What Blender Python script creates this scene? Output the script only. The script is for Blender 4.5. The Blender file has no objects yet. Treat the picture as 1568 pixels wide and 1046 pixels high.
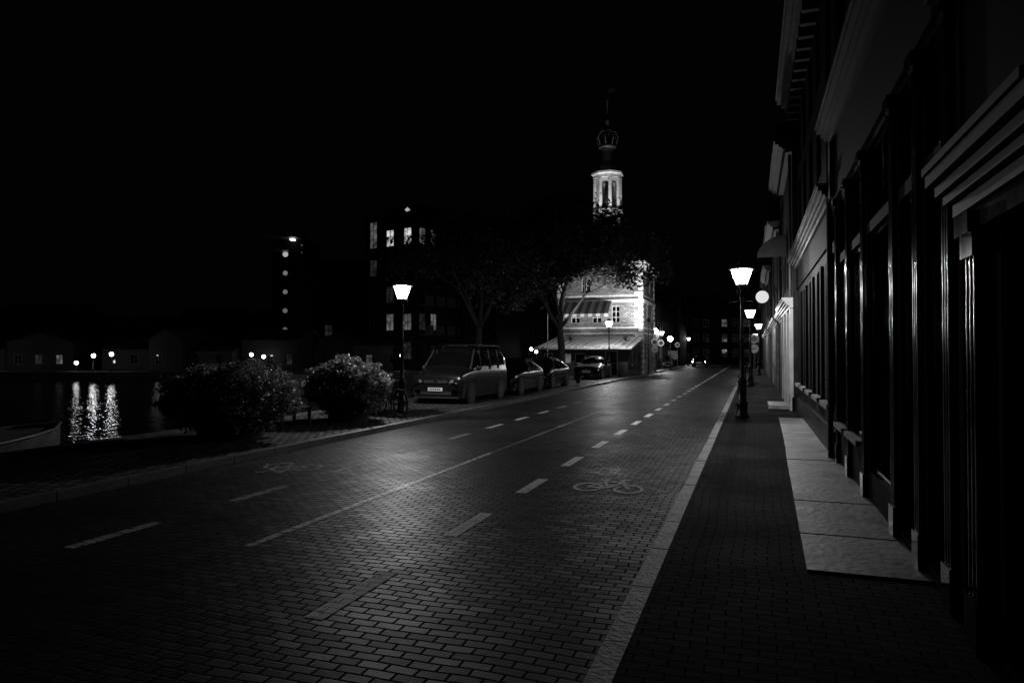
import bpy, math, random
from mathutils import Vector, noise, Quaternion
random.seed(7)
scene=bpy.context.scene
V=Vector
TH=math.radians(19.4)

# ------------------------------------------------------------------ materials
def nt(name):
    m=bpy.data.materials.new(name); m.use_nodes=True
    t=m.node_tree; return m,t,t.nodes['Principled BSDF']
def M(name,c,rough=.6,spec=.5,var=.25,vs=2.0,bump=0,bs=20,metal=0,rv=0,trans=0):
    m,t,b=nt(name); N=t.nodes; L=t.links
    b.inputs['Roughness'].default_value=rough
    b.inputs['Specular IOR Level'].default_value=spec
    b.inputs['Metallic'].default_value=metal
    tc=N.new('ShaderNodeTexCoord')
    n=N.new('ShaderNodeTexNoise'); n.inputs['Scale'].default_value=vs; n.inputs['Detail'].default_value=6
    L.new(tc.outputs['Object'],n.inputs['Vector'])
    r=N.new('ShaderNodeMapRange'); L.new(n.outputs['Fac'],r.inputs['Value'])
    r.inputs['From Min'].default_value=.3; r.inputs['From Max'].default_value=.7
    r.inputs['To Min'].default_value=c*(1-var); r.inputs['To Max'].default_value=c*(1+var)
    L.new(r.outputs['Result'],b.inputs['Base Color'])
    if rv:
        q=N.new('ShaderNodeMapRange'); L.new(n.outputs['Fac'],q.inputs['Value'])
        q.inputs['From Min'].default_value=.3; q.inputs['From Max'].default_value=.7
        q.inputs['To Min'].default_value=rough-rv; q.inputs['To Max'].default_value=rough+rv
        L.new(q.outputs['Result'],b.inputs['Roughness'])
    if bump:
        n2=N.new('ShaderNodeTexNoise'); n2.inputs['Scale'].default_value=bs; n2.inputs['Detail'].default_value=3
        L.new(tc.outputs['Object'],n2.inputs['Vector'])
        bp=N.new('ShaderNodeBump'); bp.inputs['Strength'].default_value=bump; bp.inputs['Distance'].default_value=.02
        L.new(n2.outputs['Fac'],bp.inputs['Height']); L.new(bp.outputs['Normal'],b.inputs['Normal'])
    if trans:
        tr=N.new('ShaderNodeBsdfTranslucent'); L.new(r.outputs['Result'],tr.inputs['Color'])
        mx=N.new('ShaderNodeMixShader'); mx.inputs[0].default_value=trans
        L.new(b.outputs[0],mx.inputs[1]); L.new(tr.outputs[0],mx.inputs[2]); L.new(mx.outputs[0],N['Material Output'].inputs['Surface'])
    return m
def BR(name,c1,c2,mo,bw,bh,ms=.012,rough=.5,bump=.6,dist=.01,wall=False,wear=0,nb=.35,spec=.5,rv=.08,patch=.35,off=.5,tilt=0):
    m,t,b=nt(name); N=t.nodes; L=t.links
    def ma(op,a,bb=None,c=None):
        n=N.new('ShaderNodeMath'); n.operation=op
        for i,x in enumerate((a,bb,c)):
            if x is None: continue
            if isinstance(x,(int,float)): n.inputs[i].default_value=x
            else: L.new(x,n.inputs[i])
        return n.outputs[0]
    tc=N.new('ShaderNodeTexCoord'); vec=tc.outputs['Object']
    if wall:
        s=N.new('ShaderNodeSeparateXYZ'); L.new(vec,s.inputs[0])
        cb=N.new('ShaderNodeCombineXYZ'); L.new(ma('ADD',s.outputs[0],s.outputs[1]),cb.inputs[0]); L.new(s.outputs[2],cb.inputs[1]); bv=cb.outputs[0]
    else:
        nw=N.new('ShaderNodeTexNoise'); nw.inputs['Scale'].default_value=.8; L.new(vec,nw.inputs['Vector'])
        vm=N.new('ShaderNodeVectorMath'); vm.operation='SCALE'; vm.inputs['Scale'].default_value=.14; L.new(nw.outputs['Color'],vm.inputs[0])
        va=N.new('ShaderNodeVectorMath'); va.operation='ADD'; L.new(vec,va.inputs[0]); L.new(vm.outputs[0],va.inputs[1]); bv=va.outputs[0]
    k=N.new('ShaderNodeTexBrick'); k.offset=off
    for nm,v in (('Scale',1),('Mortar Size',ms),('Mortar Smooth',.4),('Bias',0),('Brick Width',bw),('Row Height',bh)): k.inputs[nm].default_value=v
    k.inputs['Color1'].default_value=(c1,)*3+(1,); k.inputs['Color2'].default_value=(c2,)*3+(1,); k.inputs['Mortar'].default_value=(mo,)*3+(1,)
    L.new(bv,k.inputs['Vector'])
    n=N.new('ShaderNodeTexNoise'); n.inputs['Scale'].default_value=.7; n.inputs['Detail'].default_value=8; L.new(vec,n.inputs['Vector'])
    r=N.new('ShaderNodeMapRange'); L.new(n.outputs['Fac'],r.inputs['Value']); r.inputs['From Min'].default_value=.3; r.inputs['From Max'].default_value=.7
    r.inputs['To Min'].default_value=1-patch; r.inputs['To Max'].default_value=1+patch
    mx=N.new('ShaderNodeVectorMath'); mx.operation='SCALE'; L.new(k.outputs['Color'],mx.inputs[0]); L.new(r.outputs['Result'],mx.inputs['Scale'])
    L.new(mx.outputs[0],b.inputs['Base Color'])
    q=N.new('ShaderNodeMapRange'); L.new(n.outputs['Fac'],q.inputs['Value']); q.inputs['From Min'].default_value=.3; q.inputs['From Max'].default_value=.7
    q.inputs['To Min'].default_value=rough-rv; q.inputs['To Max'].default_value=rough+rv
    L.new(ma('MULTIPLY_ADD',k.outputs['Fac'],.4,q.outputs['Result']),b.inputs['Roughness'])
    L.new(ma('MULTIPLY_ADD',k.outputs['Fac'],-spec*.8,spec),b.inputs['Specular IOR Level'])
    n2=N.new('ShaderNodeTexNoise'); n2.inputs['Scale'].default_value=14; n2.inputs['Detail'].default_value=3; L.new(vec,n2.inputs['Vector'])
    h1=ma('MULTIPLY_ADD',k.outputs['Fac'],-1,ma('MULTIPLY',n2.outputs['Fac'],nb*2))
    bw2=N.new('ShaderNodeRGBToBW'); L.new(k.outputs['Color'],bw2.inputs[0])
    h2=ma('MULTIPLY_ADD',bw2.outputs[0],.5/max(c1,.01),h1)
    bp=N.new('ShaderNodeBump'); bp.inputs['Strength'].default_value=bump; bp.inputs['Distance'].default_value=dist
    L.new(h2,bp.inputs['Height']); L.new(bp.outputs['Normal'],b.inputs['Normal'])
    if tilt:   # every brick lies at its own slight angle
        s=N.new('ShaderNodeSeparateXYZ'); L.new(bv,s.inputs[0])
        row=ma('FLOOR',ma('DIVIDE',s.outputs[1],bh)); par=ma('SUBTRACT',1,ma('ABSOLUTE',ma('FLOORED_MODULO',row,2)))
        col=ma('FLOOR',ma('MULTIPLY_ADD',par,.5,ma('DIVIDE',s.outputs[0],bw)))
        cb=N.new('ShaderNodeCombineXYZ'); L.new(col,cb.inputs[0]); L.new(row,cb.inputs[1])
        wn=N.new('ShaderNodeTexWhiteNoise'); wn.noise_dimensions='2D'; L.new(cb.outputs[0],wn.inputs['Vector'])
        a=N.new('ShaderNodeVectorMath'); a.operation='SUBTRACT'; L.new(wn.outputs['Color'],a.inputs[0]); a.inputs[1].default_value=(.5,.5,.5)
        a2=N.new('ShaderNodeVectorMath'); a2.operation='MULTIPLY'; L.new(a.outputs[0],a2.inputs[0]); a2.inputs[1].default_value=(tilt,tilt,0)
        ge=N.new('ShaderNodeNewGeometry'); a3=N.new('ShaderNodeVectorMath'); a3.operation='ADD'; L.new(a2.outputs[0],a3.inputs[0]); L.new(ge.outputs['Normal'],a3.inputs[1])
        a4=N.new('ShaderNodeVectorMath'); a4.operation='NORMALIZE'; L.new(a3.outputs[0],a4.inputs[0]); L.new(a4.outputs[0],bp.inputs['Normal'])
    if wear:
        n3=N.new('ShaderNodeTexNoise'); n3.inputs['Scale'].default_value=11; n3.inputs['Detail'].default_value=8; L.new(vec,n3.inputs['Vector'])
        rr=N.new('ShaderNodeMapRange'); rr.inputs['From Min'].default_value=wear-.06; rr.inputs['From Max'].default_value=wear+.06; L.new(n3.outputs['Fac'],rr.inputs['Value'])
        mm=N.new('ShaderNodeMix'); mm.data_type='RGBA'; mm.inputs['A'].default_value=(.05,.05,.05,1)
        L.new(rr.outputs['Result'],mm.inputs['Factor']); L.new(mx.outputs[0],mm.inputs['B']); L.new(mm.outputs['Result'],b.inputs['Base Color'])
    return m
def E(name,s,c=1.0,vary=0,clear=0):
    m=bpy.data.materials.new(name); m.use_nodes=True; t=m.node_tree; t.nodes.clear()
    e=t.nodes.new('ShaderNodeEmission'); o=t.nodes.new('ShaderNodeOutputMaterial'); t.links.new(e.outputs[0],o.inputs[0])
    e.inputs['Color'].default_value=(c,c,c,1); e.inputs['Strength'].default_value=s
    if vary:
        tc=t.nodes.new('ShaderNodeTexCoord'); n=t.nodes.new('ShaderNodeTexNoise'); n.inputs['Scale'].default_value=1.3; n.inputs['Detail'].default_value=5
        t.links.new(tc.outputs['Object'],n.inputs['Vector']); r=t.nodes.new('ShaderNodeMapRange'); t.links.new(n.outputs['Fac'],r.inputs['Value'])
        r.inputs['From Min'].default_value=.35; r.inputs['From Max'].default_value=.65
        r.inputs['To Min'].default_value=s*(1-vary); r.inputs['To Max'].default_value=s*(1+vary); t.links.new(r.outputs['Result'],e.inputs['Strength'])
    if clear:   # lit, lightly frosted glass
        tr=t.nodes.new('ShaderNodeBsdfTransparent'); mx=t.nodes.new('ShaderNodeMixShader'); mx.inputs[0].default_value=clear
        t.links.new(e.outputs[0],mx.inputs[1]); t.links.new(tr.outputs[0],mx.inputs[2]); t.links.new(mx.outputs[0],o.inputs[0])
    return m

m_road=BR('road_brick',.007,.016,.004,.19,.09,.010,.50,.5,.008,nb=.25,rv=.06,tilt=.08,spec=.10,patch=.45)
m_walk=BR('pavement_brick',.008,.013,.006,.19,.09,.006,.85,.35,.005,nb=.2,spec=.03,tilt=.04)
m_cob=BR('quay_cobble',.03,.07,.008,.19,.15,.024,.55,.8,.02,nb=.4,tilt=.2,spec=.2)
m_paint=BR('road_paint',.78,.85,.5,.19,.09,.008,.65,.4,.008,wear=.36,nb=.3,spec=.12,patch=.12)
m_paintb=BR('bike_symbol_paint',.8,.88,.5,.19,.09,.007,.7,.3,.006,wear=.30,nb=.3,spec=.12,patch=.12)
m_paint2=BR('faded_road_paint',.26,.32,.15,.19,.09,.010,.6,.5,.008,wear=.42,nb=.3,spec=.12)
m_paint3=BR('worn_road_paint',.5,.6,.3,.19,.09,.010,.5,.5,.008,wear=.44,nb=.3,spec=.3)
m_kerb=M('kerb_stone',.26,.6,.25,var=.45,vs=4,bump=.5,bs=30)
m_slab=M('slab_stone',.28,.55,.25,var=.5,vs=2.2,bump=.35,bs=14,rv=.1)
m_ground=M('ground_soil',.03,.8,bump=.4)
m_quay=BR('quay_brick',.06,.1,.04,.22,.07,.01,.6,.5,.01,wall=True)
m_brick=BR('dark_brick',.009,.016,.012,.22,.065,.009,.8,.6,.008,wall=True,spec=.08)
m_brick2=BR('brick_wall',.018,.034,.025,.22,.065,.009,.7,.6,.008,wall=True,spec=.3)
m_towerb=BR('tower_brick',.15,.30,.07,.27,.11,.022,.7,1,.025,wall=True,patch=.25,spec=.3)
m_stone=M('tower_stone',.5,.6,var=.3,vs=4,bump=.3)
m_plaster=M('plaster',.04,.7,var=.5)
m_plasterd=M('dark_plaster',.016,.8,.2,var=.5)
m_white=M('white_paint',.5,.4,var=.2,bump=.1,bs=8)
m_offw=M('old_white_paint',.2,.5,var=.4,vs=4)
m_corn=M('roof_cornice_paint',.18,.5,var=.4,vs=4)
m_gloss=M('dark_gloss_paint',.006,.14,.7,var=.2,bump=.1,bs=5,rv=.04)
m_gloss2=M('grey_gloss_paint',.005,.5,.12,var=.3,bump=.1,bs=6)
m_facade_shade=M('shaded_facade_paint',.003,.8,.04,var=.3)  # near-black colour puts the unlit shade of the upper facades into the paint
m_trim=M('dim_trim_paint',.014,.6,.2,var=.4,vs=4)
m_mid=M('grey_paint',.06,.5,var=.4,bump=.1)
m_dark=M('dark_metal',.010,.35,.4,var=.3,bump=.1)
m_blk=M('black_rubber',.01,.7)
m_roof=M('roof_slate',.03,.6,bump=.4,bs=9)
m_zinc=M('zinc_roof',.4,.5,var=.2,vs=2,bump=.1,bs=5)
m_glass=M('window_glass',.004,.04,.9,var=.1,bump=.12,bs=1.5)
m_car=M('car_paint',.006,.2,.4,var=.05)
m_car2=M('dark_car_paint',.004,.16,.4,var=.05)
m_chrome=M('chrome',.15,.3,metal=1,var=.05)
m_lens=M('lamp_lens',.15,.1,.8,var=.1)
m_plate=M('plate_paint',.5,.4,var=.05)
m_leaf=M('leaf_green',.06,.5,.4,var=.5,vs=1.5,trans=.3)
m_leaf_shade=M('shaded_leaf_green',.025,.6,.2,var=.5,vs=1.5,trans=.2)  # darkened copy of the leaf green, shade painted in for the second tree
m_leaf2=M('shrub_leaf',.12,.5,.4,var=.6,vs=9,trans=.3)
m_flower=M('shrub_flower',.4,.7,.2,var=.3,vs=9,trans=.3)
m_bark=M('bark',.03,.85,bump=.8,bs=12)
m_wood=M('bench_wood',.3,.5,var=.3,vs=8)
m_tub=M('planter_steel',.010,.5,bump=.2)
m_hull=M('boat_hull',.05,.45,var=.3)
m_copper=M('copper_crown',.06,.5,var=.3)
e_lamp=E('lamp_glass_lit',7,clear=.45)
e_far=E('far_lamp_lit',60)
e_bank=E('bank_lamp_lit',12)
e_bank2=E('quay_lamp_lit',28)
e_win=E('window_lit',.5,vary=.7)
e_dim=E('window_dim',.08,vary=.7)
e_win2=E('window_faint',.012,vary=.8)

# ------------------------------------------------------------------ mesh builder
class T:
    def __init__(s,name,loc=(0,0,0),rot=0): s.name=name; s.p={}; s.loc=loc; s.rot=rot; s.mods={}
    def _p(s,part): return s.p.setdefault(part,dict(v=[],f=[],m=[],ms=[],sm=[]))
    def add(s,part,mat,vs,fs,smooth=False):
        d=s._p(part); o=len(d['v']); d['v']+= [tuple(v) for v in vs]
        if mat not in d['ms']: d['ms'].append(mat)
        mi=d['ms'].index(mat)
        for f in fs: d['f'].append([i+o for i in f]); d['m'].append(mi); d['sm'].append(smooth)
    def quad(s,part,mat,*q): s.add(part,mat,q,[list(range(len(q)))])
    def box(s,part,mat,x0,x1,y0,y1,z0,z1):
        vs=[(x,y,z) for z in (z0,z1) for y in (y0,y1) for x in (x0,x1)]
        s.add(part,mat,vs,[(0,2,3,1),(4,5,7,6),(0,1,5,4),(2,6,7,3),(0,4,6,2),(1,3,7,5)])
    def obox(s,part,mat,O,A,Nn,a0,a1,n0,n1,z0,z1):
        O=V(O);A=V(A);Nn=V(Nn)
        vs=[O+A*a+Nn*n+V((0,0,z)) for z in (z0,z1) for n in (n0,n1) for a in (a0,a1)]
        s.add(part,mat,vs,[(0,2,3,1),(4,5,7,6),(0,1,5,4),(2,6,7,3),(0,4,6,2),(1,3,7,5)])
    def cyl(s,part,mat,p0,p1,r0,r1=None,n=8,smooth=True,caps=True):
        if r1 is None: r1=r0
        p0=V(p0);p1=V(p1); d=(p1-p0)
        if d.length<1e-6: return
        d.normalize(); a=d.orthogonal().normalized(); b=d.cross(a)
        vs=[]
        for p,r in ((p0,r0),(p1,r1)):
            for i in range(n):
                t=2*math.pi*i/n; vs.append(p+a*(r*math.cos(t))+b*(r*math.sin(t)))
        fs=[(i,(i+1)%n,n+(i+1)%n,n+i) for i in range(n)]
        s.add(part,mat,vs,fs,smooth)
        if caps: s.add(part,mat,vs,[list(range(n))[::-1],list(range(n,2*n))])
    def lathe(s,part,mat,c,prof,n=16,smooth=True,phase=0):
        vs=[];fs=[]
        for r,z in prof:
            for i in range(n):
                t=2*math.pi*i/n+phase; vs.append((c[0]+r*math.cos(t),c[1]+r*math.sin(t),c[2]+z))
        for j in range(len(prof)-1):
            for i in range(n): fs.append((j*n+i,j*n+(i+1)%n,(j+1)*n+(i+1)%n,(j+1)*n+i))
        s.add(part,mat,vs,fs,smooth)
    def tube(s,part,mat,pts,r,n=6,closed=False):
        pts=[V(p) for p in pts]
        k=len(pts)
        for i in range(k if closed else k-1): s.cyl(part,mat,pts[i],pts[(i+1)%k],r,r,n,caps=False)
    def done(s):
        objs=[]
        for pn,d in s.p.items():
            me=bpy.data.meshes.new(pn); me.from_pydata(d['v'],[],d['f'])
            for m in d['ms']: me.materials.append(m)
            me.polygons.foreach_set('material_index',d['m']); me.polygons.foreach_set('use_smooth',d['sm']); me.update()
            o=bpy.data.objects.new(pn,me); scene.collection.objects.link(o); objs.append(o)
            if pn in s.mods:
                md=o.modifiers.new('sub','SUBSURF'); md.levels=2; md.render_levels=2
        if len(objs)==1:
            objs[0].name=s.name; objs[0].location=s.loc; objs[0].rotation_euler[2]=s.rot; return objs[0]
        e=bpy.data.objects.new(s.name,None); scene.collection.objects.link(e); e.location=s.loc; e.rotation_euler[2]=s.rot
        for o in objs: o.parent=e
        return e

def wall(t,O,A,Nn,L,z0,z1,ops,mat,depth=.16,frame=m_offw,reveal=None,part='walls'):
    """wall sheet with real openings; ops: (a0,a1,z0,z1,kind,cols,rows)"""
    O=V(O);A=V(A);Nn=V(Nn)
    P=lambda a,z,n=0: O+A*a+Nn*n+V((0,0,z))
    xs=sorted({0,L}|{o[0] for o in ops}|{o[1] for o in ops}); zs=sorted({z0,z1}|{o[2] for o in ops}|{o[3] for o in ops})
    for i in range(len(xs)-1):
        for j in range(len(zs)-1):
            ca=(xs[i]+xs[i+1])/2; cz=(zs[j]+zs[j+1])/2
            if any(o[0]<ca<o[1] and o[2]<cz<o[3] for o in ops): continue
            t.quad(part,mat,P(xs[i],zs[j]),P(xs[i+1],zs[j]),P(xs[i+1],zs[j+1]),P(xs[i],zs[j+1]))
    for o in ops:
        a0,a1,b0,b1,kind=o[:5]; cols=o[5] if len(o)>5 else 1; rows=o[6] if len(o)>6 else 1
        rm=reveal or mat
        for q in (((a0,b0),(a1,b0)),((a0,b1),(a1,b1)),((a0,b0),(a0,b1)),((a1,b0),(a1,b1))):
            (u,v),(w,x)=q; t.quad(part,rm,P(u,v),P(w,x),P(w,x,-depth-.06),P(u,v,-depth-.06))
        g={'dark':m_glass,'lit':e_win,'dim':e_dim,'faint':e_win2}.get(kind,kind)
        t.quad('windows',g,P(a0,b0,-depth),P(a1,b0,-depth),P(a1,b1,-depth),P(a0,b1,-depth))
        f=.06; n0,n1=-depth+.003,-depth+.06
        fb=lambda a,b,c,d,nn=n1: t.obox('window_frames',frame,O,A,Nn,a,b,n0,nn,c,d)
        fb(a0,a0+f,b0,b1); fb(a1-f,a1,b0,b1); fb(a0+f,a1-f,b0,b0+f); fb(a0+f,a1-f,b1-f,b1)
        for c in range(1,cols):
            x=a0+(a1-a0)*c/cols; fb(x-.02,x+.02,b0+f,b1-f,n1-.01)
        for c in range(1,rows):
            x=b0+(b1-b0)*c/rows; fb(a0+f,a1-f,x-.02,x+.02,n1-.02)

def shell(t,O,A,Nn,w,d,h,mat,roof='flat',rm=None,rh=2.,z0=0,sides=True,rmat=m_roof):
    O=V(O);A=V(A);B=-V(Nn); P=lambda a,b,z:O+A*a+B*b+V((0,0,z))
    if sides:
        t.quad('walls',mat,P(0,0,z0),P(0,d,z0),P(0,d,h),P(0,0,h)); t.quad('walls',mat,P(w,0,z0),P(w,d,z0),P(w,d,h),P(w,0,h))
    t.quad('walls',mat,P(0,d,z0),P(w,d,z0),P(w,d,h),P(0,d,h))
    e=.25
    if roof=='flat': 
        t.quad('roof',rmat,P(0,0,h),P(w,0,h),P(w,d,h),P(0,d,h)); t.obox('roof',rmat,O,A,Nn,-.05,w+.05,-.2,.12,h,h+.25)
    elif roof=='ridge':
        t.quad('roof',rmat,P(-e,-e,h-.05),P(w+e,-e,h-.05),P(w+e,d/2,h+rh),P(-e,d/2,h+rh)); t.quad('roof',rmat,P(-e,d+e,h-.05),P(w+e,d+e,h-.05),P(w+e,d/2,h+rh),P(-e,d/2,h+rh))
        for a in (0,w): t.quad('walls',mat,P(a,0,h),P(a,d,h),P(a,d/2,h+rh-.1))
    elif roof=='gable':
        t.quad('roof',rmat,P(-e,-e,h-.1),P(w/2,-e,h+rh),P(w/2,d,h+rh),P(-e,d,h-.1)); t.quad('roof',rmat,P(w+e,-e,h-.1),P(w/2,-e,h+rh),P(w/2,d,h+rh),P(w+e,d,h-.1))
        t.quad('walls',mat,P(0,0,h),P(w,0,h),P(w/2,0,h+rh-.1)); t.quad('walls',mat,P(0,d,h),P(w,d,h),P(w/2,d,h+rh-.1))
    elif roof=='hip':
        a=min(w,d)*.45
        q=[P(-e,-e,h),P(w+e,-e,h),P(w+e,d+e,h),P(-e,d+e,h)]; k=[P(a,a,h+rh),P(w-a,a,h+rh),P(w-a,d-a,h+rh),P(a,d-a,h+rh)]
        for i in range(4): t.quad('roof',rmat,q[i],q[(i+1)%4],k[(i+1)%4],k[i])
        t.quad('roof',rmat,*k)

# ------------------------------------------------------------------ ground, water, road
def W(u,v): return (.943*u-.332*v, .943*v+.332*u)
t=T('ground')
edge=[(-11.8,-300),(-11.8,24),(-16.6,33),(-17.5,61.7),(-681,-172)]
t.quad('ground',m_ground,*[(x,y,-.012) for x,y in [(-11.8,-300),(900,-300),(900,900),(-681,900),(-681,-172),(-17.5,61.7),(-16.6,33),(-11.8,24)]])
for a,b in zip(edge[:-1],edge[1:]): t.quad('ground',m_quay,(a[0],a[1],-2),(b[0],b[1],-2),(b[0],b[1],-.012),(a[0],a[1],-.012))
t.done()
m,tt,b=nt('canal_water'); b.inputs['Base Color'].default_value=(.003,.003,.003,1); b.inputs['Roughness'].default_value=.02; b.inputs['Specular IOR Level'].default_value=.5
tc=tt.nodes.new('ShaderNodeTexCoord'); n=tt.nodes.new('ShaderNodeTexNoise'); n.inputs['Scale'].default_value=1.9; n.inputs['Detail'].default_value=3; n.inputs['Roughness'].default_value=.5
bp=tt.nodes.new('ShaderNodeBump'); bp.inputs['Strength'].default_value=.9; bp.inputs['Distance'].default_value=.07
tt.links.new(tc.outputs['Object'],n.inputs['Vector']); tt.links.new(n.outputs['Fac'],bp.inputs['Height']); tt.links.new(bp.outputs['Normal'],b.inputs['Normal'])
t=T('canal_water'); t.quad('w',m,(-700,-300,-.8),(-11,-300,-.8),(-11,90,-.8),(-700,90,-.8)); t.done()
t=T('road'); t.quad('r',m_road,(-7.95,-40,0),(-.83,-40,0),(-.83,200,0),(-7.95,200,0)); t.done()
K=.11
t=T('pavement'); t.box('p',m_walk,-.69,1.5,-40,200,-.1,K); t.done()
t=T('quay_pavement')
t.quad('p',m_cob,(-11.5,-40,K),(-8.1,-40,K),(-8.1,24.5,K),(-11.5,24.5,K))
t.quad('p',m_cob,(-16.5,33.5,K),(-11.5,24.5,K),(-8.1,24.5,K),(-8.1,90,K),(-17.3,90,K))
for (x0,y0),(x1,y1) in (((-11.8,-40),(-11.8,24)),((-11.8,24),(-16.6,33)),((-16.6,33),(-17.5,61.7))):
    d=V((x1-x0,y1-y0,0)); L_=d.length; d.normalize(); nn=V((d.y,-d.x,0))
    y=0
    while y<L_:
        yy=min(y+1.18,L_); t.obox('coping',m_mid,(x0,y0,0),d,nn,y,yy,0,.36,-.3,K+.03); y+=1.2
t.done()
for nm,x0,x1,km in (('kerb',-.83,-.69,m_kerb),('kerb',-8.1,-7.95,m_mid)):
    t=T(nm); y=-12.
    while y<120:
        t.box('k',km,x0+random.uniform(-.004,.004),x1,y,y+.985,-.1,K+random.uniform(.002,.01)); y+=1.0
    t.done()
t=T('road_markings'); z=.004
def rect(mm,x0,x1,y0,y1,zz=z): t.quad('m',mm,(x0,y0,zz),(x1,y0,zz),(x1,y1,zz),(x0,y1,zz))
for k in range(48): rect(m_paint,-2.89,-2.74,4.44-.5+2.19*(k-3),4.44+.52+2.19*(k-3))
for k in range(48): rect(m_paint2,-6.02,-5.88,5.1-.5+2.1*(k-3),5.1+.5+2.1*(k-3))
rect(m_paint3,-4.48,-4.39,5.2,11.5); rect(m_paint2,-4.45,-4.41,11.6,60)
def bike_mark(cx,cy,sg,mm):
    sc=1.0
    def P(a,b): return (cx+sg*a*sc,cy+sg*b*sc*1.45,z)
    def ring(a,b,r,w=.05):
        n=28
        for i in range(n):
            t0,t1=2*math.pi*i/n,2*math.pi*(i+1)/n
            t.quad('m',mm,P(a+r*math.cos(t0),b+r*math.sin(t0)),P(a+r*math.cos(t1),b+r*math.sin(t1)),P(a+(r-w)*math.cos(t1),b+(r-w)*math.sin(t1)),P(a+(r-w)*math.cos(t0),b+(r-w)*math.sin(t0)))
    def ln(p,q,w=.05,zz=.0003):
        d=V((q[0]-p[0],q[1]-p[1])); nn=V((-d.y,d.x)).normalized()*w/2
        q4=[P(p[0]+nn.x,p[1]+nn.y),P(q[0]+nn.x,q[1]+nn.y),P(q[0]-nn.x,q[1]-nn.y),P(p[0]-nn.x,p[1]-nn.y)]
        t.quad('m',mm,*[(a,b,c+zz) for a,b,c in q4])
    ring(-.27,-.1,.2); ring(.27,-.1,.2)
    for i,(p,q) in enumerate((((-.27,-.1),(-.13,.18)),((-.13,.18),(.13,.18)),((.13,.18),(.27,-.1)),((-.27,-.1),(0,-.1)),((0,-.1),(-.15,.26)),((0,-.1),(.13,.18)),((.13,.18),(.1,.32)),((.1,.32),(.2,.34)),((-.2,.27),(-.08,.27)))): ln(p,q,zz=.0004*(i+1))
bike_mark(-1.82,9.15,1,m_paintb); bike_mark(-6.85,8.9,-1,m_paint2)
t.done()
t=T('stoop_slabs'); pts=[(5.75,.39),(6.9,.41),(8.4,.44),(10.0,.47),(11.6,.50),(13.0,.54),(15.2,.58),(17.4,.61),(18.9,.63)]
for (a,xa),(b_,xb) in zip(pts[:-1],pts[1:]):
    g=.015; dz=random.uniform(-.004,.004); zt=K+.02+dz
    t.add('s',m_slab,[(xa,a+g,zt),(1.27,a+g,zt),(1.27,b_-g,zt),(xb,b_-g,zt),(xa,a+g,K-.02),(xb,b_-g,K-.02),(1.27,a+g,K-.02)],[(0,1,2,3),(0,3,5,4),(0,4,6,1)])
t.done()
t=T('stone_step'); t.box('s',m_slab,.45,1.1,21.9,23.6,K+.004,K+.12); t.done()
t=T('far_pavement'); t.quad('p',m_cob,(-6.0,118,.02),(40,118,.02),(40,130,.02),(-6,130,.02)); t.done()

# ------------------------------------------------------------------ street lamps
def street_lamp(x,y,s=1.0,P=900,z0=K):
    t=T('street_lamp',(x,y,z0)); t_=lambda p:[(r*s,h*s) for r,h in p]
    t.lathe('post',m_dark,(0,0,0),t_([(0,0),(.17,0),(.17,.06),(.14,.09),(.135,.32),(.15,.34),(.15,.38),(.115,.42),(.105,.9),(.12,.92),(.12,.97),(.075,1.02),(.06,1.1),(.055,2.0),(.07,2.03),(.07,2.07),(.045,2.1),(.038,3.05),(.06,3.1),(.06,3.16),(.035,3.2),(.035,3.3),(.06,3.4),(.12,3.43),(.12,3.44),(0,3.44)]),16)
    t.cyl('ladder_bar',m_dark,(-.28*s,0,3.02*s),(.28*s,0,3.02*s),.014*s)
    for q in (-.28,.28): t.lathe('ladder_bar',m_dark,(q*s,0,3.02*s),[(0,-.03),(.025,0),(0,.03)],8)
    n=6;ph=math.radians(11)
    rb,rt,zb,zt=.14*s,.285*s,3.46*s,3.88*s
    t.lathe('lantern_glass',e_lamp,(0,0,0),[(rb*.97,zb),(rt*.97,zt)],n,False,ph)
    for i in range(n):
        a=2*math.pi*i/n+ph; c,d=math.cos(a),math.sin(a)
        t.cyl('lantern_frame',m_dark,(rb*c,rb*d,zb),(rt*c,rt*d,zt),.014*s,n=5)
        if i%2==0: t.tube('lantern_frame',m_dark,[(.05*s*c,.05*s*d,3.18*s),(.15*s*c,.15*s*d,3.26*s),(.17*s*c,.17*s*d,3.38*s),(.13*s*c,.13*s*d,3.45*s)],.009*s)
    t.lathe('lantern_frame',m_dark,(0,0,0),[(rb-.03,zb-.02),(rb+.02,zb-.02),(rb+.02,zb+.012),(rb-.03,zb+.014)],n,False,ph)
    t.lathe('lantern_cap',m_dark,(0,0,0),[(rt-.01,zt-.01),(rt+.045*s,zt-.02),(rt+.045*s,zt+.02*s),(rt*.8,zt+.06*s),(rt*.42,zt+.12*s),(rt*.4,zt+.16*s),(rt*.25,zt+.19*s),(.015,zt+.21*s),(.02,zt+.25*s),(0,zt+.28*s)],n,False,ph)
    t.lathe('lantern_cap',m_offw,(0,0,0),[(0,zt-.004),(rt,zt-.012)],n,False,ph)
    e=t.done()
    l=bpy.data.lights.new('bulb','POINT'); l.energy=P; l.shadow_soft_size=.05
    o=bpy.data.objects.new('bulb',l); scene.collection.objects.link(o); o.location=(0,0,zt-.08*s); o.parent=e
    return e
street_lamp(-.26,18.9,1,1100); street_lamp(-.1,37.2); street_lamp(.45,55.5); street_lamp(.3,78,.95)
street_lamp(-9.3,17.1,.92,1700)
street_lamp(-9.5,47.5,1.0,1500); street_lamp(-8.9,72,1.0,1300); street_lamp(-8.9,104,1.0)
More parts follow.
